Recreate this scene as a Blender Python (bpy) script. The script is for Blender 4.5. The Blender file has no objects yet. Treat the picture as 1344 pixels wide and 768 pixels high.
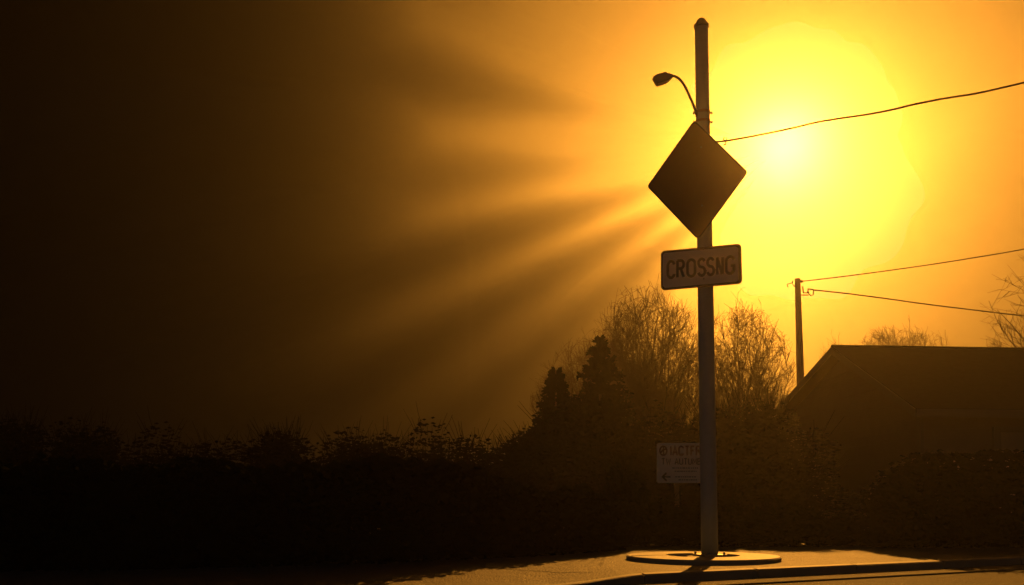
import bpy, bmesh, math, random
from mathutils import Vector, Matrix, noise
R = math.radians
PI = math.pi
scene = bpy.context.scene
C = scene.collection

# ------------------------------------------------------------------ camera
F = 1200.0                     # focal length in photo pixels (1344 wide)
EYE = Vector((0, 0, 0.5))
PITCH = R(4)
CY = 658 - F * math.tan(PITCH)
cam_d = bpy.data.cameras.new('camera')
cam = bpy.data.objects.new('camera', cam_d)
C.objects.link(cam)
cam.location = EYE
cam.rotation_euler = (PI / 2 + PITCH, 0, 0)
cam_d.sensor_width = 36
cam_d.lens = F / 1344 * 36
cam_d.shift_y = (CY - 384) / 1344
cam_d.clip_start = 0.05
cam_d.clip_end = 6000
scene.camera = cam
FW = Vector((0, math.cos(PITCH), math.sin(PITCH)))
UP = Vector((0, -math.sin(PITCH), math.cos(PITCH)))
RT = Vector((1, 0, 0))

def ray(px, py):
    return (FW + RT * ((px - 672) / F) + UP * ((CY - py) / F)).normalized()

def at(px, py, Y):
    d = ray(px, py)
    return EYE + d * ((Y - EYE.y) / d.y)

def on_ground(px, py, z=0.0):
    d = ray(px, py)
    return EYE + d * ((z - EYE.z) / d.z)

def on_plane(px, py, p0, n):
    d = ray(px, py)
    return EYE + d * ((p0 - EYE).dot(n) / d.dot(n))

# ------------------------------------------------------------------ materials
def mat(name, col, rough=0.7, metal=0.0, noise_scale=None, noise_amt=0.25, bump=None, spec=0.5, coords='Object'):
    m = bpy.data.materials.new(name)
    m.use_nodes = True
    nt = m.node_tree
    b = nt.nodes['Principled BSDF']
    b.inputs['Base Color'].default_value = (*col, 1)
    b.inputs['Roughness'].default_value = rough
    b.inputs['Metallic'].default_value = metal
    b.inputs['Specular IOR Level'].default_value = spec
    tc = nt.nodes.new('ShaderNodeTexCoord')
    if noise_scale:
        n = nt.nodes.new('ShaderNodeTexNoise')
        n.inputs['Scale'].default_value = noise_scale
        n.inputs['Detail'].default_value = 6
        n.inputs['Roughness'].default_value = 0.65
        nt.links.new(tc.outputs[coords], n.inputs['Vector'])
        mx = nt.nodes.new('ShaderNodeMixRGB')
        mx.inputs[1].default_value = (*[c * (1 - noise_amt) for c in col], 1)
        mx.inputs[2].default_value = (*[min(1, c * (1 + noise_amt)) for c in col], 1)
        nt.links.new(n.outputs['Fac'], mx.inputs[0])
        nt.links.new(mx.outputs[0], b.inputs['Base Color'])
    if bump:
        prev = None
        for sc, st, dist in bump:
            n2 = nt.nodes.new('ShaderNodeTexNoise')
            n2.inputs['Scale'].default_value = sc
            n2.inputs['Detail'].default_value = 4
            nt.links.new(tc.outputs[coords], n2.inputs['Vector'])
            bp = nt.nodes.new('ShaderNodeBump')
            bp.inputs['Strength'].default_value = st
            bp.inputs['Distance'].default_value = dist
            nt.links.new(n2.outputs['Fac'], bp.inputs['Height'])
            if prev:
                nt.links.new(prev.outputs['Normal'], bp.inputs['Normal'])
            prev = bp
        nt.links.new(prev.outputs['Normal'], b.inputs['Normal'])
    return m

M = {
    'asphalt': mat('asphalt', (.034, .030, .027), .85, noise_scale=9, noise_amt=.35, bump=[(6, .6, .02), (60, 1, .018)], spec=.25),
    'pavement': mat('worn_pavement', (.12, .104, .080), .75, noise_scale=5, noise_amt=.3, bump=[(7, .6, .02), (55, 1, .018)]),
    'kerb': mat('kerb_concrete', (.24, .22, .19), .75, noise_scale=12, noise_amt=.25, bump=[(60, .7, .004)]),
    'concrete': mat('base_concrete', (.30, .27, .22), .7, noise_scale=11, noise_amt=.22, bump=[(50, .6, .004)]),
    'grass': mat('dry_grass', (.06, .055, .03), .9, noise_scale=3, noise_amt=.5, bump=[(25, 1, .05)]),
    'soil': mat('soil', (.07, .055, .04), .95, noise_scale=1.5, noise_amt=.4),
    'hill': mat('wooded_hill', (.040, .045, .030), .95, noise_scale=.2, noise_amt=.5),
    'pole': mat('grey_painted_steel', (.22, .32, .46), .45, .0, noise_scale=14, noise_amt=.12, bump=[(40, .15, .001)]),
    'galv': mat('dark_galvanised_metal', (.20, .20, .20), .5, .6, noise_scale=30, noise_amt=.2),
    'diamond': mat('weathered_ochre_sign_face', (.20, .13, .055), .6, noise_scale=6, noise_amt=.12),
    'plate_back': mat('sign_edge_dark', (.05, .043, .036), .55, noise_scale=20),
    'plaque': mat('off_white_sign_face', (.78, .72, .66), .55, noise_scale=5, noise_amt=.08),
    'letter': mat('black_lettering', (.02, .016, .014), .6),
    'board': mat('cream_board', (.88, .80, .70), .6, noise_scale=4, noise_amt=.08),
    'red_letter': mat('dark_red_lettering', (.16, .035, .022), .6),
    'lamp': mat('lamp_casting', (.16, .15, .14), .5, .4),
    'lens': mat('frosted_lens', (.5, .48, .42), .25),
    'wood_pole': mat('weathered_timber', (.19, .13, .09), .85, noise_scale=8, noise_amt=.3),
    'ceramic': mat('brown_porcelain', (.16, .09, .05), .3),
    'cable': mat('black_cable', (.045, .04, .035), .6),
    'siding': mat('house_siding', (.14, .115, .09), .8, noise_scale=5, noise_amt=.15),
    'trim': mat('brown_trim', (.12, .105, .085), .6, noise_scale=8, noise_amt=.1),
    'shingle': mat('roof_shingle', (.05, .043, .038), .95, noise_scale=7, noise_amt=.2, spec=.0),
    'door': mat('garage_door_paint', (.17, .14, .12), .5, noise_scale=5, noise_amt=.1),
    'glass': mat('dark_window_glass', (.02, .022, .025), .08),
    'bark': mat('grey_brown_bark', (.12, .085, .06), .9, noise_scale=12, noise_amt=.3),
    'twig': mat('reddish_twig', (.13, .085, .05), .8, noise_scale=3, noise_amt=.3),
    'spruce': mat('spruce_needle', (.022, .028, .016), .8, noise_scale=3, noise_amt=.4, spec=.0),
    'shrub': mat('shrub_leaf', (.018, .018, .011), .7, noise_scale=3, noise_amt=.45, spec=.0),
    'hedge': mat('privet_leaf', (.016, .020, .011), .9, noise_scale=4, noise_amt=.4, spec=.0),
    'cloud': mat('dark_cloud', (.06, .06, .062), 1.0, noise_scale=.01, noise_amt=.3, spec=0),
}

# ------------------------------------------------------------------ object helpers
def link(name, me, m=None, parent=None, smooth=False):
    o = bpy.data.objects.new(name, me)
    C.objects.link(o)
    if m:
        me.materials.append(m)
    if parent:
        o.parent = parent
    if smooth:
        for p in me.polygons:
            p.use_smooth = True
    return o

def obj(name, bm, m=None, parent=None, smooth=False):
    bmesh.ops.recalc_face_normals(bm, faces=bm.faces[:])
    me = bpy.data.meshes.new(name)
    bm.to_mesh(me)
    bm.free()
    return link(name, me, m, parent, smooth)

def tag(o, label=None, cat=None, group=None, kind=None):
    if label: o['label'] = label
    if cat: o['category'] = cat
    if group: o['group'] = group
    if kind: o['kind'] = kind
    return o

def thing(name, label, cat, group=None, loc=(0, 0, 0), rz=0):
    o = bpy.data.objects.new(name, None)
    o.empty_display_size = .2
    C.objects.link(o)
    o.location = loc
    o.rotation_euler = (0, 0, rz)
    return tag(o, label, cat, group)

def frame_for(d):
    d = d.normalized()
    a = Vector((0, 0, 1)) if abs(d.z) < .9 else Vector((1, 0, 0))
    u = d.cross(a).normalized()
    return u, d.cross(u).normalized()

def tube(bm, pts, rads, sides=8, cap=True):
    pts = [Vector(p) for p in pts]
    if not isinstance(rads, (list, tuple)):
        rads = [rads] * len(pts)
    rings = []
    u = None
    for i, p in enumerate(pts):
        d = (pts[min(i + 1, len(pts) - 1)] - pts[max(i - 1, 0)]).normalized()
        if u is None:
            u, v = frame_for(d)
        else:
            u = (u - d * u.dot(d)).normalized()
            v = d.cross(u)
        rings.append([bm.verts.new(p + (u * math.cos(2 * PI * k / sides) + v * math.sin(2 * PI * k / sides)) * rads[i]) for k in range(sides)])
    for a, b in zip(rings, rings[1:]):
        for k in range(sides):
            bm.faces.new((a[k], a[(k + 1) % sides], b[(k + 1) % sides], b[k]))
    if cap:
        bm.faces.new(rings[0][::-1])
        bm.faces.new(rings[-1])

def lathe(bm, prof, sides=48, origin=(0, 0, 0), axis_top=None):
    o = Vector(origin)
    lean = Vector((0, 0, 0))
    if axis_top is not None:
        z1 = max(z for r, z in prof)
        lean = (Vector(axis_top) - o - Vector((0, 0, z1))) / z1
    rings = []
    for r, z in prof:
        c = o + Vector((0, 0, z)) + lean * z
        rings.append([bm.verts.new(c + Vector((r * math.cos(2 * PI * k / sides), r * math.sin(2 * PI * k / sides), 0))) for k in range(sides)])
    for a, b in zip(rings, rings[1:]):
        for k in range(sides):
            bm.faces.new((a[k], a[(k + 1) % sides], b[(k + 1) % sides], b[k]))
    bm.faces.new(rings[0][::-1])
    bm.faces.new(rings[-1])

def box(bm, x0, x1, y0, y1, z0, z1, mtx=None):
    vs = [bm.verts.new((mtx @ Vector(c)) if mtx else Vector(c)) for c in
          [(x0, y0, z0), (x1, y0, z0), (x1, y1, z0), (x0, y1, z0), (x0, y0, z1), (x1, y0, z1), (x1, y1, z1), (x0, y1, z1)]]
    for f in ((0, 3, 2, 1), (4, 5, 6, 7), (0, 1, 5, 4), (1, 2, 6, 5), (2, 3, 7, 6), (3, 0, 4, 7)):
        bm.faces.new([vs[i] for i in f])

def round_poly(pts, r, n=6):
    """round the corners of a 2-D polygon"""
    out = []
    N = len(pts)
    for i in range(N):
        p = Vector(pts[i]); a = Vector(pts[i - 1]); b = Vector(pts[(i + 1) % N])
        da, db = (a - p).normalized(), (b - p).normalized()
        ang = da.angle(db)
        t = r / math.tan(ang / 2)
        c = p + (da + db).normalized() * (r / math.sin(ang / 2))
        s, e = p + da * t - c, p + db * t - c
        for k in range(n + 1):
            f = k / n
            v = (s * (1 - f) + e * f).normalized() * r
            out.append(c + v)
    return out

def prism(bm, pts2, fn, t0, t1):
    """extrude a 2-D outline; fn(s, z, t) -> world point"""
    a = [bm.verts.new(fn(p[0], p[1], t0)) for p in pts2]
    b = [bm.verts.new(fn(p[0], p[1], t1)) for p in pts2]
    n = len(pts2)
    bm.faces.new(a)
    bm.faces.new(b[::-1])
    for k in range(n):
        bm.faces.new((a[k], b[k], b[(k + 1) % n], a[(k + 1) % n]))

# ------------------------------------------------------------------ stroke lettering
def arc(cx, cy, rx, ry, a0, a1, n=9):
    return [(cx + rx * math.cos(R(a0 + (a1 - a0) * k / n)), cy + ry * math.sin(R(a0 + (a1 - a0) * k / n))) for k in range(n + 1)]

W = .52
G = {
    'C': [arc(.26, .74, .26, .26, 10, 180) + arc(.26, .26, .26, .26, 180, 350)],
    'O': [arc(.26, .74, .26, .26, 0, 180) + arc(.26, .26, .26, .26, 180, 360) + [(.52, .74)]],
    'R': [[(0, 0), (0, 1)], [(0, 1), (.26, 1)] + arc(.27, .76, .23, .24, 90, -90) + [(0, .52)], [(.26, .52), (.50, 0)]],
    'S': [arc(.25, .76, .24, .24, 20, 180, 8) + arc(.26, .76, .25, .25, 180, 262, 5) + arc(.26, .25, .25, .26, 80, -10, 6) + arc(.26, .25, .26, .25, -10, -165, 8)],
    'N': [[(0, 0), (0, 1)], [(0, 1), (.34, 0)], [(.38, 0), (.38, 1)]],
    'G': [arc(.27, .74, .27, .26, 15, 180) + arc(.27, .26, .27, .26, 180, 345) + [(.53, .46), (.32, .46)]],
    'I': [[(0, 0), (0, 1)]],
    'A': [[(0, 0), (.25, 1), (.5, 0)], [(.09, .33), (.41, .33)]],
    'T': [[(0, 1), (.46, 1)], [(.23, 0), (.23, 1)]],
    'F': [[(0, 0), (0, 1), (.42, 1)], [(0, .52), (.34, .52)]],
    'E': [[(.44, 0), (0, 0), (0, 1), (.44, 1)], [(0, .52), (.36, .52)]],
    'U': [[(0, 1), (0, .26)] + arc(.24, .25, .24, .25, 180, 360) + [(.48, 1)]],
    'M': [[(0, 0), (0, 1), (.28, .3), (.56, 1), (.56, 0)]],
    'W': [[(0, 1), (.17, 0), (.32, .8), (.47, 0), (.64, 1)]],
}
ADV = {'C': .52, 'O': .52, 'R': .50, 'S': .50, 'N': .38, 'G': .53, 'I': .02, 'A': .5, 'T': .46, 'F': .42, 'E': .44, 'U': .48, 'M': .56, 'W': .64}

def strip(bm, pts, w, fn, t0, t1):
    pts = [Vector(p) for p in pts]
    q = [pts[0]]
    for p in pts[1:]:
        if (p - q[-1]).length > 1e-5: q.append(p)
    pts = q
    L, Rr = [], []
    for i, p in enumerate(pts):
        d0 = (p - pts[i - 1]).normalized() if i else (pts[1] - p).normalized()
        d1 = (pts[i + 1] - p).normalized() if i < len(pts) - 1 else d0
        t = (d0 + d1)
        t = t.normalized() if t.length > .3 else d1
        nrm = Vector((-t.y, t.x))
        k = 1 / max(.5, Vector((-d0.y, d0.x)).dot(nrm))
        L.append(p + nrm * w / 2 * k); Rr.append(p - nrm * w / 2 * k)
    ring = []
    for l, r in zip(L, Rr):
        ring.append([bm.verts.new(fn(l.x, l.y, t1)), bm.verts.new(fn(r.x, r.y, t1)), bm.verts.new(fn(r.x, r.y, t0)), bm.verts.new(fn(l.x, l.y, t0))])
    for a, b in zip(ring, ring[1:]):
        for k in range(4):
            bm.faces.new((a[k], a[(k + 1) % 4], b[(k + 1) % 4], b[k]))
    bm.faces.new(ring[0]); bm.faces.new(ring[-1][::-1])

def write(bm, text, x0, x1, z0, h, w, fn, t0, t1, gap=.2, slope=0):
    tot = sum(ADV[c] for c in text if c != ' ') + gap * (len(text) - 1) + .3 * text.count(' ')
    sx = (x1 - x0) / tot
    x = x0
    for c in text:
        if c == ' ':
            x += (.3 + gap) * sx
            continue
        for st in G[c]:
            strip(bm, [(x + a * sx, z0 + b * h + slope * (x - x0)) for a, b in st], w, fn, t0, t1)
        x += (ADV[c] + gap) * sx

# ------------------------------------------------------------------ light
sun_dir = ray(1030, 190)           # towards the sun
sun_el = math.asin(sun_dir.z)
sun_az = math.atan2(sun_dir.x, sun_dir.y)       # clockwise from +Y
ld = bpy.data.lights.new('sun', 'SUN')
ld.energy = 5.0
ld.angle = R(.5)
ld.color = (1.0, .388, .046)
sun = bpy.data.objects.new('sun', ld)
C.objects.link(sun)
sun.rotation_euler = (-sun_dir).to_track_quat('-Z', 'Y').to_euler()
sun.location = sun_dir * 50

w = bpy.data.worlds.new('World')
scene.world = w
w.use_nodes = True
nt = w.node_tree
bg = nt.nodes['Background']
sky = nt.nodes.new('ShaderNodeTexSky')
sky.sky_type = 'NISHITA'
sky.sun_disc = False
sky.sun_elevation = sun_el
sky.sun_rotation = sun_az
sky.air_density = 1.0
sky.dust_density = 0.0
nt.links.new(sky.outputs[0], bg.inputs[0])
bg.inputs[1].default_value = 0.0042

vs = scene.view_settings
scene.display_settings.display_device = 'sRGB'
vs.view_transform = 'Standard'
vs.look = 'None'
vs.gamma = 1
vs.exposure = 0
cy = scene.cycles
cy.use_denoising = True
cy.denoising_prefilter = 'ACCURATE'
cy.volume_bounces = 0
cy.max_bounces = 5
cy.diffuse_bounces = 2
cy.glossy_bounces = 2
cy.transparent_max_bounces = 8

# ------------------------------------------------------------------ haze
bm = bmesh.new()
box(bm, -15.5, 105, -6, 330, -1.2, 88)  # walls drawn in and top raised to shape the glow
hz = obj('haze', bm)
tag(hz, 'golden morning haze filling the whole street', None, None, 'stuff')
hm = bpy.data.materials.new('haze')
hm.use_nodes = True
hn = hm.node_tree
hn.nodes.clear()
ho = hn.nodes.new('ShaderNodeOutputMaterial')
pv = hn.nodes.new('ShaderNodeVolumePrincipled')
pv.inputs['Color'].default_value = (.97, .90, .62, 1)
pv.inputs['Density'].default_value = .00078
pv.inputs['Anisotropy'].default_value = .80
pv2 = hn.nodes.new('ShaderNodeVolumePrincipled')      # the larger droplets: a tight aureole round the sun
pv2.inputs['Color'].default_value = (.95, .97, 1, 1)
pv2.inputs['Density'].default_value = .00020
pv2.inputs['Anisotropy'].default_value = .955
add = hn.nodes.new('ShaderNodeAddShader')
hn.links.new(pv.outputs[0], add.inputs[0])
hn.links.new(pv2.outputs[0], add.inputs[1])
hn.links.new(add.outputs[0], ho.inputs['Volume'])
hz.data.materials.append(hm)

# ------------------------------------------------------------------ added screen that cuts the light shafts (beyond the haze)
su, sv = sun_dir.cross(Vector((0, 0, 1))).normalized(), None      # su: right of the sun
sv = su.cross(sun_dir).normalized()                               # sv: above the sun

def gap_radius(phi):
    """radius in metres of the clear hole round the sun; phi in degrees: 0 left, + below left"""
    keys = [(-180, 70), (-60, 70), (-36, 70), (-31, 52), (-25, 70), (-16, 36), (-8, 66), (-1, 42), (5, 66), (12, 23), (18, 54), (24, 16), (30, 45), (35.5, 14), (41, 40), (46, 26), (52, 70), (58, 90), (90, 105), (150, 95), (172, 75), (180, 70)]
    for (a, ra), (b, rb) in zip(keys, keys[1:]):
        if a <= phi <= b:
            f = (phi - a) / (b - a)
            f = f * f * (3 - 2 * f)
            return ra + (rb - ra) * f
    return 70

def light_screen():
    D = 640.0
    NP, NA = 360, 22
    def dirn(phi, a):
        u = -su * math.cos(R(phi)) - sv * math.sin(R(phi))
        return sun_dir * math.cos(a) + u * math.sin(a)
    bm = bmesh.new()
    front, back = [], []
    for i in range(NP):
        phi = -180 + 360 * i / NP
        q0_ = dirn(phi, .3)
        a0 = math.atan(gap_radius(phi) / D) * (1 + .10 * noise.noise(q0_ * 14))
        amax = R(88)
        while amax > a0 + R(1.5) and dirn(phi, amax).z < .022: amax -= R(.5)
        fr, bk = [], []
        for j in range(NA + 1):
            f = (j / NA) ** 1.5
            a = a0 + (amax - a0) * f
            d_ = dirn(phi, a)
            q = d_ * 9
            nz = noise.noise(q) + .5 * noise.noise(q * 2.3)
            edge = min(1, j / 4)
            d = D + nz * 45 * edge
            th = 6 + 80 * edge + 35 * noise.noise(q * 1.3 + Vector((5, 0, 0))) * edge
            fr.append(bm.verts.new(EYE + d_ * d)); bk.append(bm.verts.new(EYE + d_ * (d + th)))
        front.append(fr); back.append(bk)
    for i in range(NP):
        k = (i + 1) % NP
        for j in range(NA):
            bm.faces.new((front[i][j], front[k][j], front[k][j + 1], front[i][j + 1]))
            bm.faces.new((back[i][j], back[i][j + 1], back[k][j + 1], back[k][j]))
        bm.faces.new((front[i][0], back[i][0], back[k][0], front[k][0]))
        bm.faces.new((front[i][NA], front[k][NA], back[k][NA], back[i][NA]))
    o = obj('cloud_bank', bm, M['cloud'], None, True)
    tag(o, 'dark cloud layer with a ragged clear gap round the sun', None, None, 'structure')
light_screen()

# ------------------------------------------------------------------ ground
bm = bmesh.new()
vs_ = [bm.verts.new(p) for p in ((-2500, -300, -.10), (2500, -300, -.10), (2500, 3500, -.10), (-2500, 3500, -.10))]
bm.faces.new(vs_)
tag(obj('ground', bm, M['soil']), kind='structure')

KP = [(-14, .55), (-6, 3.55), (-2, 5.08), (.495, 6.06), (3.27, 7.50), (4.6, 8.18), (6.2, 8.75), (9, 9.15), (16, 9.4), (60, 9.4)]
def kerb_y(x):
    for (a, ya), (b, yb) in zip(KP, KP[1:]):
        if a <= x <= b:
            return ya + (yb - ya) * (x - a) / (b - a)
    return KP[0][1] if x < KP[0][0] else KP[-1][1]
RZ = -.062
def ramp(x):
    """dropped-kerb factor: 1 = flush with the road"""
    f = min(1, max(0, (.95 - x) / .75))
    return f * f * (3 - 2 * f)
def kerb_top(x):
    return (RZ + .008) * ramp(x)

xs = [-14 + .25 * i for i in range(0, 120)] + [16 + 2 * i for i in range(0, 23)]
# road
bm = bmesh.new()
top = [bm.verts.new((x, kerb_y(x) - .42, RZ)) for x in xs]
bot = [bm.verts.new((x, -14, RZ)) for x in xs]
for i in range(len(xs) - 1):
    bm.faces.new((bot[i], bot[i + 1], top[i + 1], top[i]))
tag(obj('road', bm, M['asphalt']), kind='structure')
# gutter pan with a small lip
bm = bmesh.new()
prof = [(-.435, RZ + .001), (-.42, RZ + .012), (-.39, RZ + .009), (-.2, RZ + .004), (0.002, RZ + .005)]
rows = [[bm.verts.new((x, kerb_y(x) + dy, z)) for x in xs] for dy, z in prof]
for a, b in zip(rows, rows[1:]):
    for i in range(len(xs) - 1):
        bm.faces.new((a[i], a[i + 1], b[i + 1], b[i]))
tag(obj('gutter', bm, mat('gutter_concrete', (.085, .075, .065), .85, noise_scale=9, noise_amt=.3, bump=[(6, .6, .02), (60, 1, .018)], spec=.25)), kind='structure')
# kerb, in 0.9 m stones with open joints
jx = [-13.5 + .9 * i for i in range(80)]
kxs = sorted([(x, 0) for x in xs if min(abs(x - j_) for j_ in jx) > .012 and x < 58] + [(j_ + d_, 1 if d_ == 0 else 0) for j_ in jx if j_ < 58 for d_ in (-.008, 0, .008)])
bm = bmesh.new()
rows = []
for dy, zf in ((0, 0), (.012, .9), (.03, 1), (.15, 1), (.15, 0)):
    rows.append([bm.verts.new((x, kerb_y(x) + dy + (.012 if g_ and dy < .02 else 0), RZ + (kerb_top(x) - RZ) * zf + (.003 + .004 * noise.noise(Vector((math.floor((x + 13.5) / .9) * 3.3, 0, 0))) if zf == 1 else 0) - (.014 if g_ and zf > .5 else 0))) for x, g_ in kxs])
for a, b in zip(rows, rows[1:]):
    for i in range(len(kxs) - 1):
        bm.faces.new((a[i], a[i + 1], b[i + 1], b[i]))
tag(obj('kerb', bm, M['kerb']), kind='structure')
# pavement
bm = bmesh.new()
ys = [.15, .4, .7, 1.0, 1.4, 1.8, 2.3, 3.0, 4.0]
def pave_z(x, dy):
    k = max(0, 1 - (dy - .15) / 1.5)
    return kerb_top(x) * (k * k * (3 - 2 * k)) + .004 * noise.noise(Vector((x * .9, dy * .9, 0)))
rows = [[bm.verts.new((x, kerb_y(x) + dy, pave_z(x, dy))) for x in xs] for dy in ys]
rows.append([bm.verts.new((x, 13.2, .0)) for x in xs])
for a, b in zip(rows, rows[1:]):
    for i in range(len(xs) - 1):
        bm.faces.new((a[i], a[i + 1], b[i + 1], b[i]))
# a long crack, modelled as a narrow groove
tag(obj('pavement', bm, M['pavement']), kind='structure')
# crack running across the dropped kerb
random.seed(5)
bm = bmesh.new()
pts = []
a, b = on_ground(560, 746, -.03), on_ground(778, 757, -.05)
prev = None
for i in range(41):
    f = i / 40
    p = a.lerp(b, f) + Vector((0, random.uniform(-.012, .012), 0))
    dy = p.y - kerb_y(p.x)
    z = pave_z(p.x, max(.15, dy)) + .003
    hw = .009 + .004 * random.random()
    cur = (bm.verts.new((p.x, p.y - hw, z)), bm.verts.new((p.x, p.y + hw, z)))
    if prev: bm.faces.new((prev[0], cur[0], cur[1], prev[1]))
    prev = cur
tag(obj('pavement_crack', bm, mat('tar_seam', (.03, .026, .022), .8)), kind='structure')
# grass beyond
bm = bmesh.new()
gx = [-260 + 10 * i for i in range(53)]
gy = [13.2, 15, 18, 24, 32, 45, 70, 110, 180, 300, 520]
rows = []
for y in gy:
    rows.append([bm.verts.new((x, y, .012 + (.05 * noise.noise(Vector((x * .1, y * .1, 0))) if y > 14 else 0))) for x in gx])
for a, b in zip(rows, rows[1:]):
    for i in range(len(gx) - 1):
        bm.faces.new((a[i], a[i + 1], b[i + 1], b[i]))
tag(obj('grass_ground', bm, M['grass']), kind='structure')
# ------------------------------------------------------------------ round concrete base
BASE = on_ground(931.5, 729.5, .035)
bm = bmesh.new()
cx, cyy = BASE.x - .06, BASE.y
def disc(prof, cx, cy_, jag=0, mtl=None):
    rings = []
    n = 72
    for k, (r, z) in enumerate(prof):
        ring = []
        for s in range(n):
            a = 2 * PI * s / n
            rr = r * (1 + jag * noise.noise(Vector((math.cos(a) * 2, math.sin(a) * 2, 4))))
            ring.append(bm.verts.new((cx + rr * math.cos(a), cy_ + rr * math.sin(a), z)))
        rings.append(ring)
    for a, b in zip(rings, rings[1:]):
        for s in range(n):
            bm.faces.new((a[s], a[(s + 1) % n], b[(s + 1) % n], b[s]))
    bm.faces.new(rings[-1])
disc([(.645, -.02), (.65, .028), (.637, .038), (.31, .041), (.305, .008), (.14, .008), (.135, .03), (.10, .034), (.09, .034)], cx, cyy, .012)
base = obj('concrete_base', bm, M['concrete'])
tag(base, 'low round concrete pad with a ring groove under the tall grey pole', 'pole base')
bm = bmesh.new()
p0 = Vector((cx - .30, cyy + .12, .049)); p1 = Vector((cx - .47, cyy - .30, .047)); p2 = Vector((cx - .40, cyy + .34, .047))
strip(bm, [(cx - .31, cyy - .02), (cx - .42, cyy + .0), (cx - .62, cyy - .10)], .02, lambda s, z, t: Vector((s, z, t)), .039, .0425)
obj('joint', bm, M['letter'], base)

# ------------------------------------------------------------------ the tall pole
TOP = at(920.5, 36, BASE.y)
H = TOP.z - BASE.z
pole_root = thing('steel_pole', 'tall grey tapered steel pole with a domed cap, carrying both signs and the small lamp', 'pole', loc=BASE)
TL = TOP - BASE
bm = bmesh.new()
lathe(bm, [(.071, .0), (.071, .5), (.068, H * .5), (.0605, H * .8), (.058, H)], 40, (0, 0, 0.012), TL)
obj('pole', bm, M['pole'], pole_root, True)
bm = bmesh.new()
box(bm, -.11, .11, -.11, .11, .0, .014, Matrix.Rotation(.3, 4, 'Z'))
for k in range(4):
    a = .3 + PI / 4 + k * PI / 2
    tube(bm, [(.125 * math.cos(a), .125 * math.sin(a), .012), (.125 * math.cos(a), .125 * math.sin(a), .035)], .010, 6)
obj('base_plate', bm, M['galv'], pole_root)
bm = bmesh.new()
rr = .058
prof = [(rr + .002, -.004), (rr + .009, .0), (rr + .009, .020), (rr - .003, .026)] + [((rr - .008) * math.cos(R(a)), .028 + .056 * math.sin(R(a))) for a in (0, 20, 40, 60, 75, 86)]
lathe(bm, prof, 40, TL)
obj('cap', bm, M['galv'], pole_root, True)
def axis_at(py):
    """point of the pole axis seen at image row py (relative to the pole's root)"""
    for k in range(2000):
        f = k / 2000
        p = BASE + TL * f
        d = p - EYE
        v = d.dot(UP) / d.dot(FW)
        if CY - v * F <= py:
            return p
    return TOP.copy()
for py in (148.5, 160.5):
    p = axis_at(py) - BASE
    bm = bmesh.new()
    lathe(bm, [(.0620, -.011), (.0655, -.011), (.0655, .011), (.0620, .011)], 32, p)
    for s in (-1, 1):
        tube(bm, [p + Vector((s * .062, 0, 0)), p + Vector((s * .078, 0, 0))], .008, 8)
        tube(bm, [p + Vector((s * .076, 0, 0)), p + Vector((s * .086, 0, 0))], .0125, 6)
    obj('clamp', bm, M['galv'], pole_root)
bm = bmesh.new()
hp = Vector((0, -.0685, .62))
pts = round_poly([(-.028, -.055), (.028, -.055), (.028, .055), (-.028, .055)], .012)
prism(bm, pts, lambda s, z, t: hp + Vector((s, -t, z)), 0, .007)
obj('hand_hole_cover', bm, M['pole'], pole_root)

# ------------------------------------------------------------------ small lamp on curved arm
LY = BASE.y - .02
lamp = thing('street_lamp', 'small cobra head lamp on a thin curved arm, left of the pole top', 'street lamp', loc=at(913.5, 152, LY))
L0 = lamp.location.copy()
bm = bmesh.new()
ap = [(914.6, 153), (912.6, 145), (909.5, 136.5), (905.6, 127.5), (901.5, 118.5), (897, 110), (892, 104), (887, 100.6), (882.5, 99.6), (877, 101.3)]
tube(bm, [at(x, y, LY) - L0 for x, y in ap], [.0115] * 7 + [.011, .0115, .013], 12)
obj('arm', bm, M['lamp'], lamp, True)
def px_prism(name, outline, Yc, depth, m, parent, o0, rnd=.006, bev=.012):
    pts = [at(x, y, Yc) - o0 for x, y in outline]
    bm = bmesh.new()
    poly = round_poly([(p.x, p.z) for p in pts], rnd, 3)
    prism(bm, poly, lambda s, z, t: Vector((s, pts[0].y + t, z)), -depth / 2, depth / 2)
    bmesh.ops.recalc_face_normals(bm, faces=bm.faces[:])
    es = [e for e in bm.edges if len(e.link_faces) == 2 and e.calc_face_angle(0) > 1.2]
    bmesh.ops.bevel(bm, geom=es, offset=bev, segments=3, affect='EDGES', profile=.6)
    return obj(name, bm, m, parent)
px_prism('housing', [(856.6, 102.6), (861, 99.6), (873.2, 96.2), (876.5, 99.2), (881.5, 99), (882.2, 102.2), (877, 107), (863, 111.6), (861.4, 111.2)], LY, .075, M['lamp'], lamp, L0, .003)
px_prism('photocell', [(872.6, 95.6), (874.2, 95.3), (874.6, 98), (873, 98.3)], LY, .012, M['lamp'], lamp, L0, .001, .001)
px_prism('latch', [(876.9, 96.4), (878.6, 96.0), (880, 98.8), (878, 99.6)], LY, .02, M['lamp'], lamp, L0, .001, .001)
px_prism('lens', [(862.6, 110.6), (876, 106.3), (876.6, 107.8), (863.2, 112.4)], LY, .055, M['lens'], lamp, L0, .001, .002)

# ------------------------------------------------------------------ the two signs
def sign_frame(az, y_ref_px, off):
    h = Vector((math.sin(R(az)), -math.cos(R(az)), 0))
    n = h.cross(Vector((0, 0, 1)))
    if n.y > 0: n = -n
    p0 = axis_at(y_ref_px) + n * off
    return h, n, p0

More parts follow.
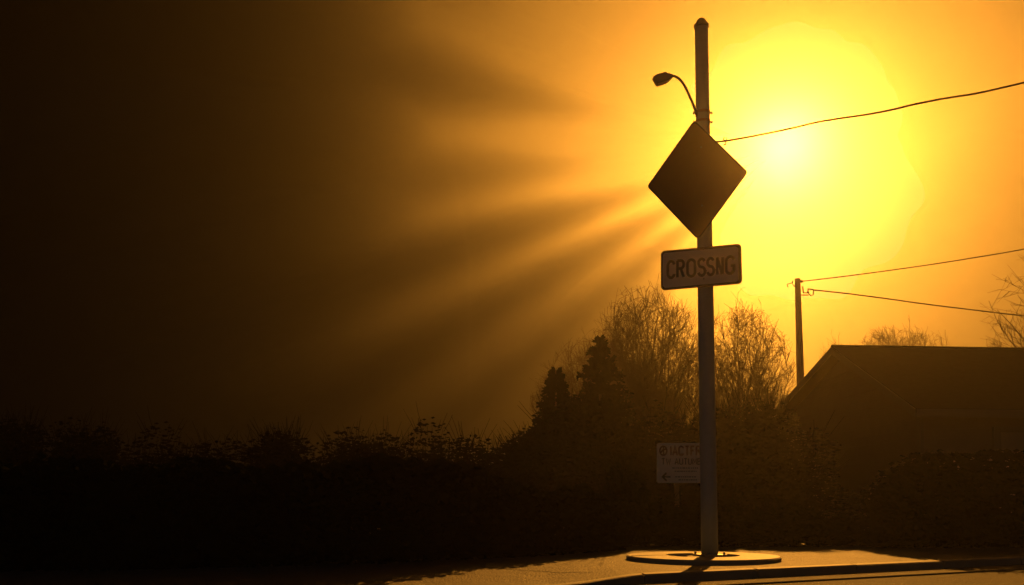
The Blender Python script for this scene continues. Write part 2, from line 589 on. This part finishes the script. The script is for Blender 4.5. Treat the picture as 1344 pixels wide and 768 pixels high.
h, n, p0 = sign_frame(66, 236, .082)
def loc2(P): return ((P - p0).dot(h), P.z - p0.z)
cor = [loc2(on_plane(x, y, p0, n)) for x, y in ((849.3, 245), (916.3, 315.5), (982, 226), (911.3, 157.5))]
dsign = thing('diamond_sign', 'large blank dark diamond warning sign near the top of the pole', 'sign', loc=p0)
fn = lambda s, z, t: h * s + Vector((0, 0, z)) + n * t
bm = bmesh.new()
prism(bm, round_poly(cor, .035), fn, 0, .004)
obj('plate', bm, M['plate_back'], dsign)
bm = bmesh.new()
cc = Vector((sum(c[0] for c in cor) / 4, sum(c[1] for c in cor) / 4))
inner = [cc + (Vector(c) - cc) * .965 for c in cor]
prism(bm, round_poly(inner, .03), fn, .0042, .0056)
obj('face', bm, M['diamond'], dsign)
for dz in (.26, -.26):
    bm = bmesh.new()
    c = Vector((0, dz))
    tube(bm, [fn(0, dz, .004), fn(0, dz, .010)], .009, 6)
    obj('bolt', bm, M['galv'], dsign)
    bm = bmesh.new()
    b0 = fn(0, dz, -.001)
    box(bm, -.04, .04, 0, .02, -.018, .018, Matrix.Translation(b0) @ Matrix.Rotation(math.atan2(h.y, h.x), 4, 'Z'))
    obj('bracket', bm, M['galv'], dsign)

h2, n2, q0 = sign_frame(68.5, 350, .080)
def loc3(P): return ((P - q0).dot(h2), P.z - q0.z)
fn2 = lambda s, z, t: h2 * s + Vector((0, 0, z)) + n2 * t
def c3(px, py): return loc3(on_plane(px, py, q0, n2))
csign = thing('crossing_sign', 'pale rectangular plaque reading CROSSNG below the diamond sign', 'sign', loc=q0)
cor = [c3(867.3, 329.8), c3(867.6, 381.3), c3(974, 372.3), c3(972.8, 319.8)]
bm = bmesh.new()
prism(bm, round_poly(cor, .035), fn2, -.012, .004)
obj('plate', bm, M['plate_back'], csign)
bm = bmesh.new()
inner = [c3(870, 332.5), c3(870.2, 378.3), c3(969.6, 369.4), c3(968.9, 323.6)]
prism(bm, round_poly(inner, .026), fn2, .0042, .0062)
obj('face', bm, M['plaque'], csign)
bm = bmesh.new()
def fpx(s, z, t):
    # lettering is laid out in pixels of the photo, on the plate's own plane
    a, b = c3(s, z)
    return fn2(a, b, t)
# letter baseline and cap line as seen on the plate
bl = lambda x: 365.3 + (x - 876) * (-6.4 / 88)
cl = lambda x: 343.6 + (x - 876) * (-6.9 / 88)
def letters_fn(s, z, t):
    y = bl(s) + (cl(s) - bl(s)) * z
    return fpx(s, y, t)
xpos = {0: (876.8, 885.2, 'C'), 1: (889.3, 897.6, 'R'), 2: (902.6, 912.4, 'O'), 3: (916.8, 925.2, 'S'), 4: (928.6, 936.8, 'S'), 5: (941.4, 948.6, 'N'), 6: (953.2, 963.4, 'G')}
def strip_aniso(st, xa, xb, adv, wpx):
    # work in a space where both axes are pixels, then map
    hpx = 21.5
    pts = [(xa + a / adv * (xb - xa), b * hpx) for a, b in st]
    strip(bm, pts, wpx, lambda s, z, t: letters_fn(s, z / hpx, t), .0064, .0078)
for xa, xb, ch in xpos.values():
    for st in G[ch]:
        strip_aniso(st, xa, xb, ADV[ch], 3.5)
obj('lettering', bm, M['letter'], csign)
for dz in (.13, -.13):
    bm = bmesh.new()
    b0 = fn2(0, dz, -.013)
    tube(bm, [fn2(0, dz, .004), fn2(0, dz, .009)], .007, 6)
    obj('bolt', bm, M['galv'], csign)
bm = bmesh.new()
box(bm, -.035, .035, 0, .016, -.02, .02, Matrix.Translation(fn2(0, 0, -.0125)) @ Matrix.Rotation(math.atan2(h2.y, h2.x), 4, 'Z'))
obj('bracket', bm, M['galv'], csign)

# ------------------------------------------------------------------ service wire from the pole
def cable(name, pix, r, label, extra=None, group=None):
    pts = [at(x, y, Y) for x, y, Y in pix]
    # smooth
    out = []
    for i in range(len(pts) - 1):
        a, b = pts[i], pts[i + 1]
        pa = pts[max(0, i - 1)]; nb = pts[min(len(pts) - 1, i + 2)]
        for k in range(6):
            t = k / 6
            out.append(.5 * ((2 * a) + (b - pa) * t + (2 * pa - 5 * a + 4 * b - nb) * t * t + (3 * a - pa - 3 * b + nb) * t ** 3))
    out.append(pts[-1])
    bm = bmesh.new()
    tube(bm, out, r, 6)
    o = obj(name, bm, M['cable'], None, True)
    tag(o, label, 'wire', group)
    return o
WY = BASE.y + .03
wire = cable('overhead_wire', [(931, 186.6, WY), (948, 185.6, WY), (965, 183, WY), (1000, 176.5, WY), (1035, 169.3, WY), (1070, 161, WY), (1100, 155.8, WY), (1135, 150.8, WY), (1170, 144.3, WY), (1200, 137, WY), (1240, 129.3, WY), (1285, 122, WY), (1344, 108.5, WY), (1500, 72, WY), (1900, -30, WY)], .0088,
             'thick black service wire running from the tall pole past the sun')
ins = thing('wire_clip', 'small hooked metal clip gripping the service wire beside the diamond sign', 'clip', loc=at(951, 184.5, WY))
i0 = ins.location.copy()
bm = bmesh.new()
tube(bm, [at(x, y, WY - .012) - i0 for x, y in ((950.4, 180.6), (949.8, 183), (950.6, 185.5), (952.8, 187), (952.6, 189.6), (949.6, 190.4))], .0062, 8)
obj('hook', bm, M['galv'], ins, True)
bm = bmesh.new()
tube(bm, [at(x, y, WY + .014) - i0 for x, y in ((953.8, 181), (953.9, 183.2), (953, 186))], .006, 8)
obj('bolt', bm, M['galv'], ins, True)

# ------------------------------------------------------------------ far notice board
SY = 12.6
a, b = at(862, 581.5, SY), at(862, 634, SY)
c = at(937, 581.5, SY)
foot = at(889.5, 690, SY); foot.z = 0
board = thing('notice_board', 'cream notice with dark red lettering and left arrow, behind the pole', 'sign', loc=foot)
f3 = lambda s, z, t: Vector((s - foot.x, -t, z - foot.z))
bm = bmesh.new()
prism(bm, round_poly([(a.x, a.z), (b.x, b.z), (c.x, b.z), (c.x, a.z)], .03), f3, -.006, .006)
obj('panel', bm, M['board'], board)
bm = bmesh.new()
box(bm, -.028, .028, .007, .06, 0, a.z - .03 - foot.z)
obj('post', bm, M['wood_pole'], board)
def bx_(px): return at(px, 600, SY).x
def bz_(py): return at(880, py, SY).z
bm = bmesh.new()
write(bm, 'IACTFR', bx_(880.5), bx_(919.5), bz_(597.6), bz_(586) - bz_(597.6), .022, f3, .0065, .0085, gap=.22)
strip(bm, [(bx_(870.6) + .048 * math.cos(R(t)), bz_(591.8) + .062 * math.sin(R(t))) for t in range(0, 361, 20)], .02, f3, .0065, .0085)
strip(bm, [(bx_(867.4), bz_(594)), (bx_(870.4), bz_(590.5)), (bx_(873.6), bz_(589.6))], .02, f3, .009, .0105)
strip(bm, [(bx_(870.6), bz_(587)), (bx_(870.8), bz_(596.6))], .016, f3, .011, .012)
obj('title', bm, M['red_letter'], board)
bm = bmesh.new()
write(bm, 'TW AUTUME', bx_(868.5), bx_(919.5), bz_(609.6), bz_(602) - bz_(609.6), .013, f3, .0065, .0085, gap=.2)
obj('subtitle', bm, M['letter'], board)
bm = bmesh.new()
for y0, xa, xb in ((614.4, 882, 916), (618.6, 885, 914), (626, 886, 913), (630, 890, 915)):
    x = xa
    random.seed(int(y0 * 10))
    while x < xb:
        l = random.uniform(1.2, 4.2)
        strip(bm, [(bx_(x), bz_(y0)), (bx_(min(xb, x + l)), bz_(y0))], .011, f3, .0065, .0085)
        x += l + .9
obj('small_print', bm, M['letter'], board)
bm = bmesh.new()
strip(bm, [(bx_(879.5), bz_(626)), (bx_(870), bz_(626))], .018, f3, .0065, .0085)
strip(bm, [(bx_(874.4), bz_(620.8)), (bx_(869.2), bz_(626)), (bx_(874.4), bz_(631.2))], .024, f3, .009, .0105)
obj('arrow', bm, M['letter'], board)

# ------------------------------------------------------------------ utility pole
UY = 27.0
ub = at(1054, 600, UY); ub.z = 0
ut = at(1046.8, 366, UY)
up = thing('utility_pole', 'slim wooden utility pole rising behind the house roof', 'utility pole', loc=ub)
bm = bmesh.new()
tube(bm, [(0, 0, -.2), (ut - ub) * .5, (ut - ub) * .97, (ut - ub)], [.145, .118, .085, .085], 14)
obj('shaft', bm, M['wood_pole'], up, True)
def upx(*pp): return [at(x, y, UY - .05) - ub for x, y in pp]
bm = bmesh.new()
tube(bm, upx((1050, 387.4), (1061, 387.4)), .018, 6)
tube(bm, upx((1053.4, 376), (1054.4, 384.4), (1060.2, 384.4), (1060.4, 379.2), (1069, 380.6)), .022, 6)
tube(bm, upx((1060.4, 380), (1061.6, 386), (1064.5, 388.4), (1067.2, 387), (1068, 381)), .018, 6)
obj('service_bracket', bm, M['galv'], up)
bm = bmesh.new()
tube(bm, upx((1047, 374.5), (1042.3, 376), (1039.8, 371.4), (1033, 373.2), (1034.4, 377)), .016, 6)
tube(bm, upx((1039.8, 371.4), (1040.3, 368.6)), .02, 6)
obj('hook_arm', bm, M['galv'], up)
bm = bmesh.new()
pp = upx((1050.5, 369.5), (1053.5, 369.2))
tube(bm, [pp[0], pp[0].lerp(pp[1], .4), pp[0].lerp(pp[1], .7), pp[1]], [.03, .05, .035, .045], 8)
obj('insulator', bm, M['ceramic'], up)
cable('power_line', [(1053.5, 369.2, 27), (1110, 362.6, 26.6), (1170, 354.6, 26.2), (1230, 346, 25.8), (1290, 336.4, 25.3), (1344, 327, 25), (1500, 296, 24), (1800, 230, 22)], .017,
      'thin power line climbing to the right from the utility pole top', None, 'lines from the utility pole')
cable('power_line', [(1069, 380.8, 27), (1110, 385.2, 27.2), (1160, 391.6, 27.5), (1210, 398.6, 28), (1270, 406, 28.5), (1344, 414.6, 29), (1500, 430, 30), (1800, 452, 32)], .021,
      'thin power line sloping down to the right from the bracket of the utility pole', None, 'lines from the utility pole')

# ------------------------------------------------------------------ house
HX, HYY, HZ = 6.04, 17.5, at(1092, 455, 17.5).z
HX = at(1092, 455, 17.5).x
house = thing('house', 'low dark house with a gabled roof on the right', 'house', loc=(HX, HYY, 0), rz=R(5))
FR, BR, LEN = 3.0, 4.6, 17.0
EF, EB = 1.98, 2.03
FRO, BRO = FR, BR
# walls (set in from the eaves)
bm = bmesh.new()
wf, wb = FR - .35, BR - .35
def roofz(y):
    return HZ - (HZ - EF) * (-y) / FR if y < 0 else HZ - (HZ - EB) * y / BR
vsA = [(.28, -wf, 0), (.28, wb, 0), (.28, wb, roofz(wb) - .12), (.28, 0, HZ - .14), (.28, -wf, roofz(-wf) - .12)]
vsB = [(LEN - .28, y, z) for _, y, z in vsA]
A = [bm.verts.new(v) for v in vsA]; B = [bm.verts.new(v) for v in vsB]
bm.faces.new(A); bm.faces.new(B[::-1])
for k in range(5):
    bm.faces.new((A[k], B[k], B[(k + 1) % 5], A[(k + 1) % 5]))
obj('wall', bm, M['siding'], house)
# lap boards: one thin mesh on the gable end and the front
bm = bmesh.new()
z = .25
while z < 3.1:
    # gable end extent at this height
    y0 = -wf if z < roofz(-wf) - .2 else -(HZ - .16 - z) / ((HZ - EF) / FR)
    y1 = wb if z < roofz(wb) - .2 else (HZ - .16 - z) / ((HZ - EB) / BR)
    if y1 - y0 > .3:
        box(bm, .262, .279, y0 + .02, y1 - .02, z, z + .012)
    if z < roofz(-wf) - .25:
        box(bm, .30, LEN - .3, -wf - .018, -wf - .001, z, z + .012)
    z += .16
obj('siding_board', bm, M['siding'], house)
# roof slabs
bm = bmesh.new()
def slab(y0, z0, y1, z1, t=.07):
    v = [bm.verts.new(p) for p in ((0, y0, z0), (LEN, y0, z0), (LEN, y1, z1), (0, y1, z1), (0, y0, z0 - t), (LEN, y0, z0 - t), (LEN, y1, z1 - t), (0, y1, z1 - t))]
    for f in ((0, 3, 2, 1), (4, 5, 6, 7), (0, 1, 5, 4), (1, 2, 6, 5), (2, 3, 7, 6), (3, 0, 4, 7)):
        bm.faces.new([v[i] for i in f])
slab(-FR, EF, -.001, HZ)
slab(.001, HZ, BR, EB)
roof = obj('roof', bm, M['shingle'], house)
bm = bmesh.new()
tube(bm, [(-.01, 0, HZ + .005), (LEN, 0, HZ + .005)], .035, 6)
obj('ridge_cap', bm, M['shingle'], roof)
for (y0, z0, y1, z1) in ((-FR, EF, 0, HZ), (0, HZ, BR, EB)):
    bm = bmesh.new()
    v = [bm.verts.new(p) for p in ((-.025, y0, z0 - .01), (-.025, y1, z1 - .01), (-.025, y1, z1 - .15), (-.025, y0, z0 - .15), (-.003, y0, z0 - .01), (-.003, y1, z1 - .01), (-.003, y1, z1 - .15), (-.003, y0, z0 - .15))]
    for f in ((0, 3, 2, 1), (4, 5, 6, 7), (0, 1, 5, 4), (1, 2, 6, 5), (2, 3, 7, 6), (3, 0, 4, 7)):
        bm.faces.new([v[i] for i in f])
    obj('barge_board', bm, M['trim'], roof)
bm = bmesh.new()
box(bm, 0, LEN, -FR - .03, -FR - .003, EF - .14, EF - .01)
obj('fascia', bm, M['trim'], roof)
bm = bmesh.new()
box(bm, .235, .30, -wf - .022, -wf + .07, .05, roofz(-wf) - .13)
obj('corner_board', bm, M['trim'], house)
bm = bmesh.new()
box(bm, 1.6, 4.2, -wf - .05, -wf - .004, .02, 1.62)
gd = obj('garage_door', bm, M['door'], house)
bm = bmesh.new()
for z in (.4, .8, 1.2):
    box(bm, 1.65, 4.15, -wf - .062, -wf - .0505, z, z + .03)
obj('panel_rail', bm, M['trim'], gd)
bm = bmesh.new()
box(bm, 1.48, 1.598, -wf - .06, -wf - .003, .02, 1.72); box(bm, 4.202, 4.32, -wf - .06, -wf - .003, .02, 1.72); box(bm, 1.599, 4.201, -wf - .06, -wf - .003, 1.625, 1.72)
obj('door_frame', bm, M['trim'], gd)
# ------------------------------------------------------------------ trees
def fast_mesh(name, verts, faces, m, parent=None):
    me = bpy.data.meshes.new(name)
    me.from_pydata(verts, [], faces)
    me.update()
    return link(name, me, m, parent)

def add_tube(V, Fc, pts, rads, sides=3):
    base = len(V)
    u = None
    n_ = len(pts)
    for i, p in enumerate(pts):
        d = (pts[min(i + 1, n_ - 1)] - pts[max(i - 1, 0)]).normalized()
        if u is None: u, v = frame_for(d)
        else:
            u = (u - d * u.dot(d)).normalized(); v = d.cross(u)
        for k in range(sides):
            a = 2 * PI * k / sides
            V.append(p + (u * math.cos(a) + v * math.sin(a)) * rads[i])
    for i in range(n_ - 1):
        for k in range(sides):
            a, b = base + i * sides + k, base + i * sides + (k + 1) % sides
            Fc.append((a, b, b + sides, a + sides))

def rot_about(d, ang, rnd):
    u, v = frame_for(d)
    a = rnd.uniform(0, 2 * PI)
    side = u * math.cos(a) + v * math.sin(a)
    return (d * math.cos(ang) + side * math.sin(ang)).normalized()

def bare_tree(label, loc, height, width, seed, limbs=26, dens=1.0, fork=.16, twig_r=.0055, low=-.25, cut=0.0):
    rnd = random.Random(seed)
    tv, tf, cv, cf = [], [], [], []
    h0 = fork * height
    cz = h0 + (height - h0) * .50
    rz_, rx = (height - h0) * .52, width / 2
    def inside(p):
        k = math.atan2(p.y, p.x)
        lim = 1 + .09 * noise.noise(Vector((math.cos(k) * 1.7, math.sin(k) * 1.7, p.z * .8 + seed)))
        return ((p.x / rx) ** 2 + (p.y / rx) ** 2 + ((p.z - cz) / rz_) ** 2) < lim * lim
    def twig(p, d, ln, r, lv):
        n_ = 4 if lv == 0 else 3
        pts, rads = [p.copy()], [r]
        q, dd = p.copy(), d.copy()
        for k in range(n_):
            dd = (dd + Vector((rnd.uniform(-.1, .1), rnd.uniform(-.1, .1), rnd.uniform(-.06, .08)))).normalized()
            q = q + dd * (ln / n_)
            pts.append(q.copy()); rads.append(max(twig_r * .55, r * (1 - .6 * (k + 1) / n_)))
            if lv < 2:
                nc = (2.3 if lv == 0 else 1.5) * dens
                for _ in range(int(nc) + (rnd.random() < nc % 1)):
                    grow = rot_about(dd, R(rnd.uniform(20, 50)), rnd)
                    e = q + grow * ln * .5
                    if inside(e) or rnd.random() < .05:
                        twig(q.copy(), grow, ln * rnd.uniform(.42, .68), max(twig_r * .9, rads[-1] * .7), lv + 1)
            if not inside(q): break
        add_tube(cv, cf, pts, rads[:len(pts)], 3)
    tr = height * .021
    add_tube(tv, tf, [Vector((0, 0, -.1)), Vector((.02, 0, h0 * .5)), Vector((0, .02, h0)), Vector((.02, .02, h0 * 1.25))], [tr * 1.3, tr, tr * .85, tr * .5], 8)
    for i in range(limbs):
        az = 2 * PI * (i * .618 + rnd.uniform(-.05, .05))
        u_ = low + (1 - low) * ((i + .5) / limbs) ** .8
        cr = math.sqrt(max(0, 1 - u_ * u_))
        T = Vector((cr * math.cos(az) * rx, cr * math.sin(az) * rx, cz + u_ * rz_)) * 1.0
        S = Vector((0, 0, h0 * rnd.uniform(.8, 1.25)))
        Cc = S.lerp(T, .45) + Vector((0, 0, .05 * (T - S).length))
        n_ = 9
        r0 = tr * rnd.uniform(.30, .48)
        pts, rads = [], []
        for k in range(n_ + 1):
            t = k / n_
            p = S * (1 - t) ** 2 + Cc * 2 * t * (1 - t) + T * t * t + Vector((rnd.uniform(-1, 1), rnd.uniform(-1, 1), rnd.uniform(-1, 1))) * .035 * (T - S).length * .5 * (k > 0)
            pts.append(p); rads.append(max(twig_r, r0 * (1 - .94 * t)))
        add_tube(tv, tf, pts, rads, 5)
        L = (T - S).length
        for k in range(2, n_ + 1):
            d = (pts[k] - pts[k - 1]).normalized()
            for _ in range(int(2.4 * dens) + (rnd.random() < (2.4 * dens) % 1)):
                twig(pts[k].lerp(pts[k - 1], rnd.random()), rot_about(d, R(rnd.uniform(18, 52)), rnd), L * rnd.uniform(.13, .26), max(twig_r, rads[k] * .55), 0)
    t = thing('bare_tree', label, 'tree', 'bare trees', loc)
    fast_mesh('trunk', tv, tf, M['bark'], t)
    fast_mesh('crown', cv, cf, M['twig'], t)
    return t

def gpos(px, Y):
    p = at(px, 650, Y)
    return Vector((p.x, Y, 0))
def hgt(py, Y): return at(672, py, Y).z

bare_tree('leafless tree with the widest dense rounded crown, just left of the pole', gpos(852, 24.5), hgt(382, 24.5), 3.7, 11, limbs=30, dens=.92, twig_r=.0065)
bare_tree('leafless tree with an open spreading crown, between the pole and the house', gpos(976, 23.0), hgt(402, 23.0), 2.9, 23, limbs=24, dens=.85, twig_r=.0065)
bare_tree('low scraggy leafless tree behind the spruce tops', gpos(772, 26), hgt(446, 26), 3.3, 31, limbs=24, dens=.85)
bare_tree('leafless treetop showing above the middle of the house roof', gpos(1182, 46), hgt(428, 46), 5.4, 41, limbs=26, dens=.95, fork=.3, twig_r=.012)
bare_tree('tiny leafless treetop just above the roof apex', gpos(1101, 47), hgt(440, 47), 2.0, 43, limbs=12, dens=.7, fork=.35, twig_r=.009)
bare_tree('sparse upright leafless treetop above the right of the roof ridge', gpos(1240, 47), hgt(433, 47), 1.7, 47, limbs=9, dens=.6, fork=.35, twig_r=.009)
bare_tree('large leafless tree reaching in from the right edge above the roof', gpos(1432, 26), hgt(316, 26), 6.0, 53, limbs=20, dens=.75, fork=.2, twig_r=.008, low=-.5)

def spruce(label, loc, height, radius, seed):
    rnd = random.Random(seed)
    tv, tf, cv, cf = [], [], [], []
    add_tube(tv, tf, [Vector((0, 0, -.1)), Vector((0, 0, height * .6)), Vector((0, 0, height))], [height * .022, height * .012, .01], 8)
    z = height * .04
    while z < height * .995:
        f = 1 - z / height
        rr = radius * (f ** .85) * rnd.uniform(.82, 1.15) + .05
        nb = max(5, int(16 * f + 5))
        for k in range(nb):
            a = rnd.uniform(0, 2 * PI)
            L = rr * rnd.uniform(.65, 1.1)
            d = Vector((math.cos(a), math.sin(a), rnd.uniform(-.25, .18) + .25 * (1 - f)))
            p = Vector((0, 0, z + rnd.uniform(-.06, .06)))
            segs = 4
            pts = [p + d * (L * s / segs) + Vector((0, 0, -.10 * L * (s / segs) ** 2 + .06 * L * (s / segs) ** 4)) for s in range(segs + 1)]
            add_tube(cv, cf, pts, [.012, .01, .008, .006, .004], 3)
            nn = int(12 + 46 * L)
            for _ in range(nn):
                t = rnd.random() ** .7
                i = min(segs - 1, int(t * segs)); ft = t * segs - i
                q = pts[i].lerp(pts[i + 1], ft)
                out = rot_about(d.normalized(), R(rnd.uniform(20, 75)), rnd)
                ln = rnd.uniform(.07, .17) * (1.25 - .5 * t)
                wd = out.cross(Vector((rnd.uniform(-1, 1), rnd.uniform(-1, 1), rnd.uniform(-1, 1)))).normalized() * ln * .2
                b0 = len(cv)
                cv.extend([q - wd * .6, q + wd * .6, q + out * ln * .75 + wd, q + out * ln, q + out * ln * .75 - wd])
                cf.append((b0, b0 + 1, b0 + 2, b0 + 3, b0 + 4))
        z += height * .016 + .03
    t = thing('spruce_tree', label, 'tree', 'spruce trees', loc)
    fast_mesh('trunk', tv, tf, M['bark'], t)
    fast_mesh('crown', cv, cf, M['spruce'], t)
    return t

spruce('dark conical spruce standing in front of the scraggy bare tree', gpos(789, 19.5), hgt(447, 19.5), 1.6, 3)
spruce('small dark spruce tip at the left end of the tree group', gpos(730, 19), hgt(486, 19), 1.15, 5)

def shrub(label, loc, height, radius, seed, leaves=9000, mtl='shrub', group='shrubs along the back', twigs=260):
    rnd = random.Random(seed)
    sv_, sf, cv, cf = [], [], [], []
    lumps = []
    for _ in range(16):
        a = rnd.uniform(0, 2 * PI); r_ = radius * math.sqrt(rnd.random()) * .62
        lumps.append((Vector((r_ * math.cos(a), r_ * math.sin(a), height * rnd.uniform(.18, .66))), radius * rnd.uniform(.28, .5), height * rnd.uniform(.18, .33)))
    for _ in range(9):
        a = rnd.uniform(0, 2 * PI); t_ = rnd.uniform(.1, .5)
        add_tube(sv_, sf, [Vector((0, 0, -.05)), Vector((math.cos(a) * radius * t_ * .5, math.sin(a) * radius * t_ * .5, height * .4)), Vector((math.cos(a) * radius * t_, math.sin(a) * radius * t_, height * .75))], [.03, .022, .01], 5)
    for _ in range(leaves):
        c_, rx, rz_ = lumps[rnd.randrange(16)]
        v = Vector((rnd.gauss(0, 1), rnd.gauss(0, 1), rnd.gauss(0, 1))).normalized() * (rnd.random() ** .45)
        p = c_ + Vector((v.x * rx, v.y * rx, v.z * rz_))
        if p.z < .02: p.z = rnd.uniform(.02, .4)
        if rnd.random() < .16:
            a = rnd.uniform(0, 2 * PI); q_ = radius * .85 * math.sqrt(rnd.random())
            p = Vector((q_ * math.cos(a), q_ * math.sin(a), rnd.uniform(.01, .3 * height)))
        n_ = Vector((rnd.gauss(0, 1), rnd.gauss(0, 1), rnd.gauss(0, 1))).normalized()
        u, w_ = frame_for(n_)
        s = rnd.uniform(.035, .075)
        b0 = len(cv)
        cv.extend([p - u * s, p + w_ * s * .45, p + u * s, p - w_ * s * .45])
        cf.append((b0, b0 + 1, b0 + 2, b0 + 3))
    for _ in range(twigs):
        c_, rx, rz_ = lumps[rnd.randrange(16)]
        d = Vector((rnd.uniform(-.8, .8), rnd.uniform(-.8, .8), rnd.uniform(.3, 1))).normalized()
        p = c_ + Vector((d.x * rx, d.y * rx, d.z * rz_)) * .8
        ln = rnd.uniform(.2, .55)
        e = p + (d + Vector((0, 0, .4))).normalized() * ln
        add_tube(cv, cf, [p, p.lerp(e, .5) + Vector((rnd.uniform(-.03, .03), 0, 0)), e], [.006, .005, .003], 3)
    t = thing('shrub', label, 'shrub', group, loc)
    fast_mesh('stems', sv_, sf, M['shrub'], t)
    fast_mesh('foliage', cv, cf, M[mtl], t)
    return t

def copy_tree(src, loc, rz, sc, label):
    r = src.copy(); C.objects.link(r)
    r.location = loc; r.rotation_euler = (0, 0, rz); r.scale = sc
    r['label'] = label
    for ch in list(src.children):
        c = ch.copy(); C.objects.link(c); c.parent = r
    return r

sh = [shrub('dense dark shrub directly below the wide leafless tree', gpos(862, 16.8), hgt(507, 16.8), 1.5, 71),
      shrub('dense dark shrub filling the gap between the pole and the house', gpos(985, 16.4), hgt(508, 16.4), 1.35, 72),
      shrub('dense dark shrub at the foot of the conical spruce', gpos(790, 17.2), hgt(497, 17.2), 1.55, 73)]
spots = [(925, 17.6, 1.0, 1, 'dense dark shrub right behind the tall pole and notice board'),
         (1030, 17.2, .9, 0, 'dense dark shrub pressed against the left gable of the house'),
         (712, 17.5, .84, 2, 'dense dark shrub below the small spruce tip')]
for k, (px, Y, s, q, lab) in enumerate(spots):
    copy_tree(sh[q], gpos(px, Y), k * 1.9, (1.15, 1.0, s), lab)
rb = random.Random(77)
mid = ['first of the dark rounded shrubs left of the small spruce, above the lit pavement', 'second of the dark rounded shrubs left of the lit pavement', 'third of the dark rounded shrubs behind the low left hedge',
       'fourth of the dark rounded shrubs behind the low left hedge', 'fifth of the dark rounded shrubs behind the low left hedge', 'sixth of the dark rounded shrubs behind the low left hedge', 'dark rounded shrub behind the hedge at the left edge']
for k, px in enumerate((668, 585, 470, 350, 230, 110, 0)):  # added row that darkens the lower left and shades the air there
    copy_tree(sh[(k * 2 + 1) % 3], gpos(px, 12.4 + rb.uniform(-.4, .4)), k * 2.3, (.72, .6, rb.uniform(.54, .70)), mid[k])
low = [shrub('', (0, 0, -50), 1.0, .62, 81, 5200, 'hedge', 'low bushes along the back of the pavement', 60),
       shrub('', (0, 0, -50), 1.0, .62, 82, 5200, 'hedge', 'low bushes along the back of the pavement', 60)]
def low_h(x):
    pts_ = [(-9, 2.3), (-2, 2.2), (-.6, 2.1), (.15, 1.75), (.6, 1.35), (1.2, .92), (2.0, .62), (3.0, .50), (3.9, .52), (4.6, .95), (5.4, 1.05), (12, 1.1)]
    for (a, ha), (b, hb) in zip(pts_, pts_[1:]):
        if a <= x <= b: return ha + (hb - ha) * (x - a) / (b - a)
    return 1.1
names = ['below the notice board', 'directly behind the tall pole', 'just right of the tall pole', 'second right of the tall pole',
         'third right of the tall pole', 'touching the house hedge']
for k, x in enumerate((1.25, 1.78, 2.30, 2.78, 3.24, 3.72)):
    hh = low_h(x)
    loc = (x, 10.45 + rb.uniform(-.1, .1), 0)
    sc = (.62, .7, hh * rb.uniform(.72, 1.25) / .93)
    lab = 'low dark bush at the pavement back, ' + names[k]
    o = low[k] if k < 2 else copy_tree(low[k % 2], loc, 0, sc, lab)
    o.location = loc; o.rotation_euler = (0, 0, rb.uniform(0, 6.28)); o.scale = sc; o['label'] = lab

def hedge(label, x0, x1, yf, hf, d, n, seed):
    rnd = random.Random(seed)
    cx_ = (x0 + x1) / 2
    cy_ = yf(cx_)
    t = thing('hedge', label, 'hedge', None, (cx_, cy_, 0))
    cv, cf = [], []
    for _ in range(n):
        x = rnd.uniform(x0, x1)
        top_ = hf(x) + .09 * noise.noise(Vector((x * 2.3, 0, seed))) + .05 * noise.noise(Vector((x * 9, 0, seed)))
        bul = 1 + .2 * noise.noise(Vector((x * 1.7, 5, seed)))
        r_ = rnd.random() * (.22 if rnd.random() < .22 else 1)
        p = Vector((x - cx_, yf(x) - cy_ + rnd.uniform(-d, d) * bul, top_ * (r_ ** .9)))
        n_ = Vector((rnd.gauss(0, 1), rnd.gauss(0, 1), rnd.gauss(0, 1))).normalized()
        u, w_ = frame_for(n_)
        s_ = rnd.uniform(.025, .055) * (1.7 if abs(p.y) < d * .5 and p.z < top_ * .85 else 1)
        b0 = len(cv)
        cv.extend([p - u * s_, p + w_ * s_ * .55, p + u * s_, p - w_ * s_ * .55])
        cf.append((b0, b0 + 1, b0 + 2, b0 + 3))
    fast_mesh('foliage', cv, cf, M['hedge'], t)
    bm = bmesh.new()
    m_ = int((x1 - x0) * 3)
    for k in range(m_):
        x = x0 + (x1 - x0) * (k + .5) / m_
        h_ = hf(x)
        tube(bm, [(x - cx_, yf(x) - cy_, -.02), (x - cx_ + .04, yf(x) - cy_ + .03, h_ * .5), (x - cx_ - .03, yf(x) - cy_ - .02, h_ * .85)], [.02, .015, .008], 5)
    obj('stems', bm, M['shrub'], t)
def left_y(x):
    P_ = [(-9, 6.2), (-3, 6.95), (-1, 7.7), (.3, 8.75), (1.3, 9.9)]
    for (a, ya), (b, yb) in zip(P_, P_[1:]):
        if a <= x <= b: return ya + (yb - ya) * (x - a) / (b - a)
    return 9.9
def left_h(x):
    P_ = [(-9, .80), (-2, .78), (-1.0, .85), (-.4, .84), (.2, .62), (1.3, .55)]
    for (a, ya), (b, yb) in zip(P_, P_[1:]):
        if a <= x <= b: return ya + (yb - ya) * (x - a) / (b - a)
    return .55
hedge('low dark hedge sunk in the blackness at the lower left', -9, 1.15, left_y, left_h, .34, 60000, 4)  # added blocker: keeps the left ground in shadow
hedge('low dark hedge in front of the house wall', 3.95, 12.5, lambda x: 10.15, lambda x: min(1.04, .62 + .8 * (x - 3.95)), .3, 34000, 9)
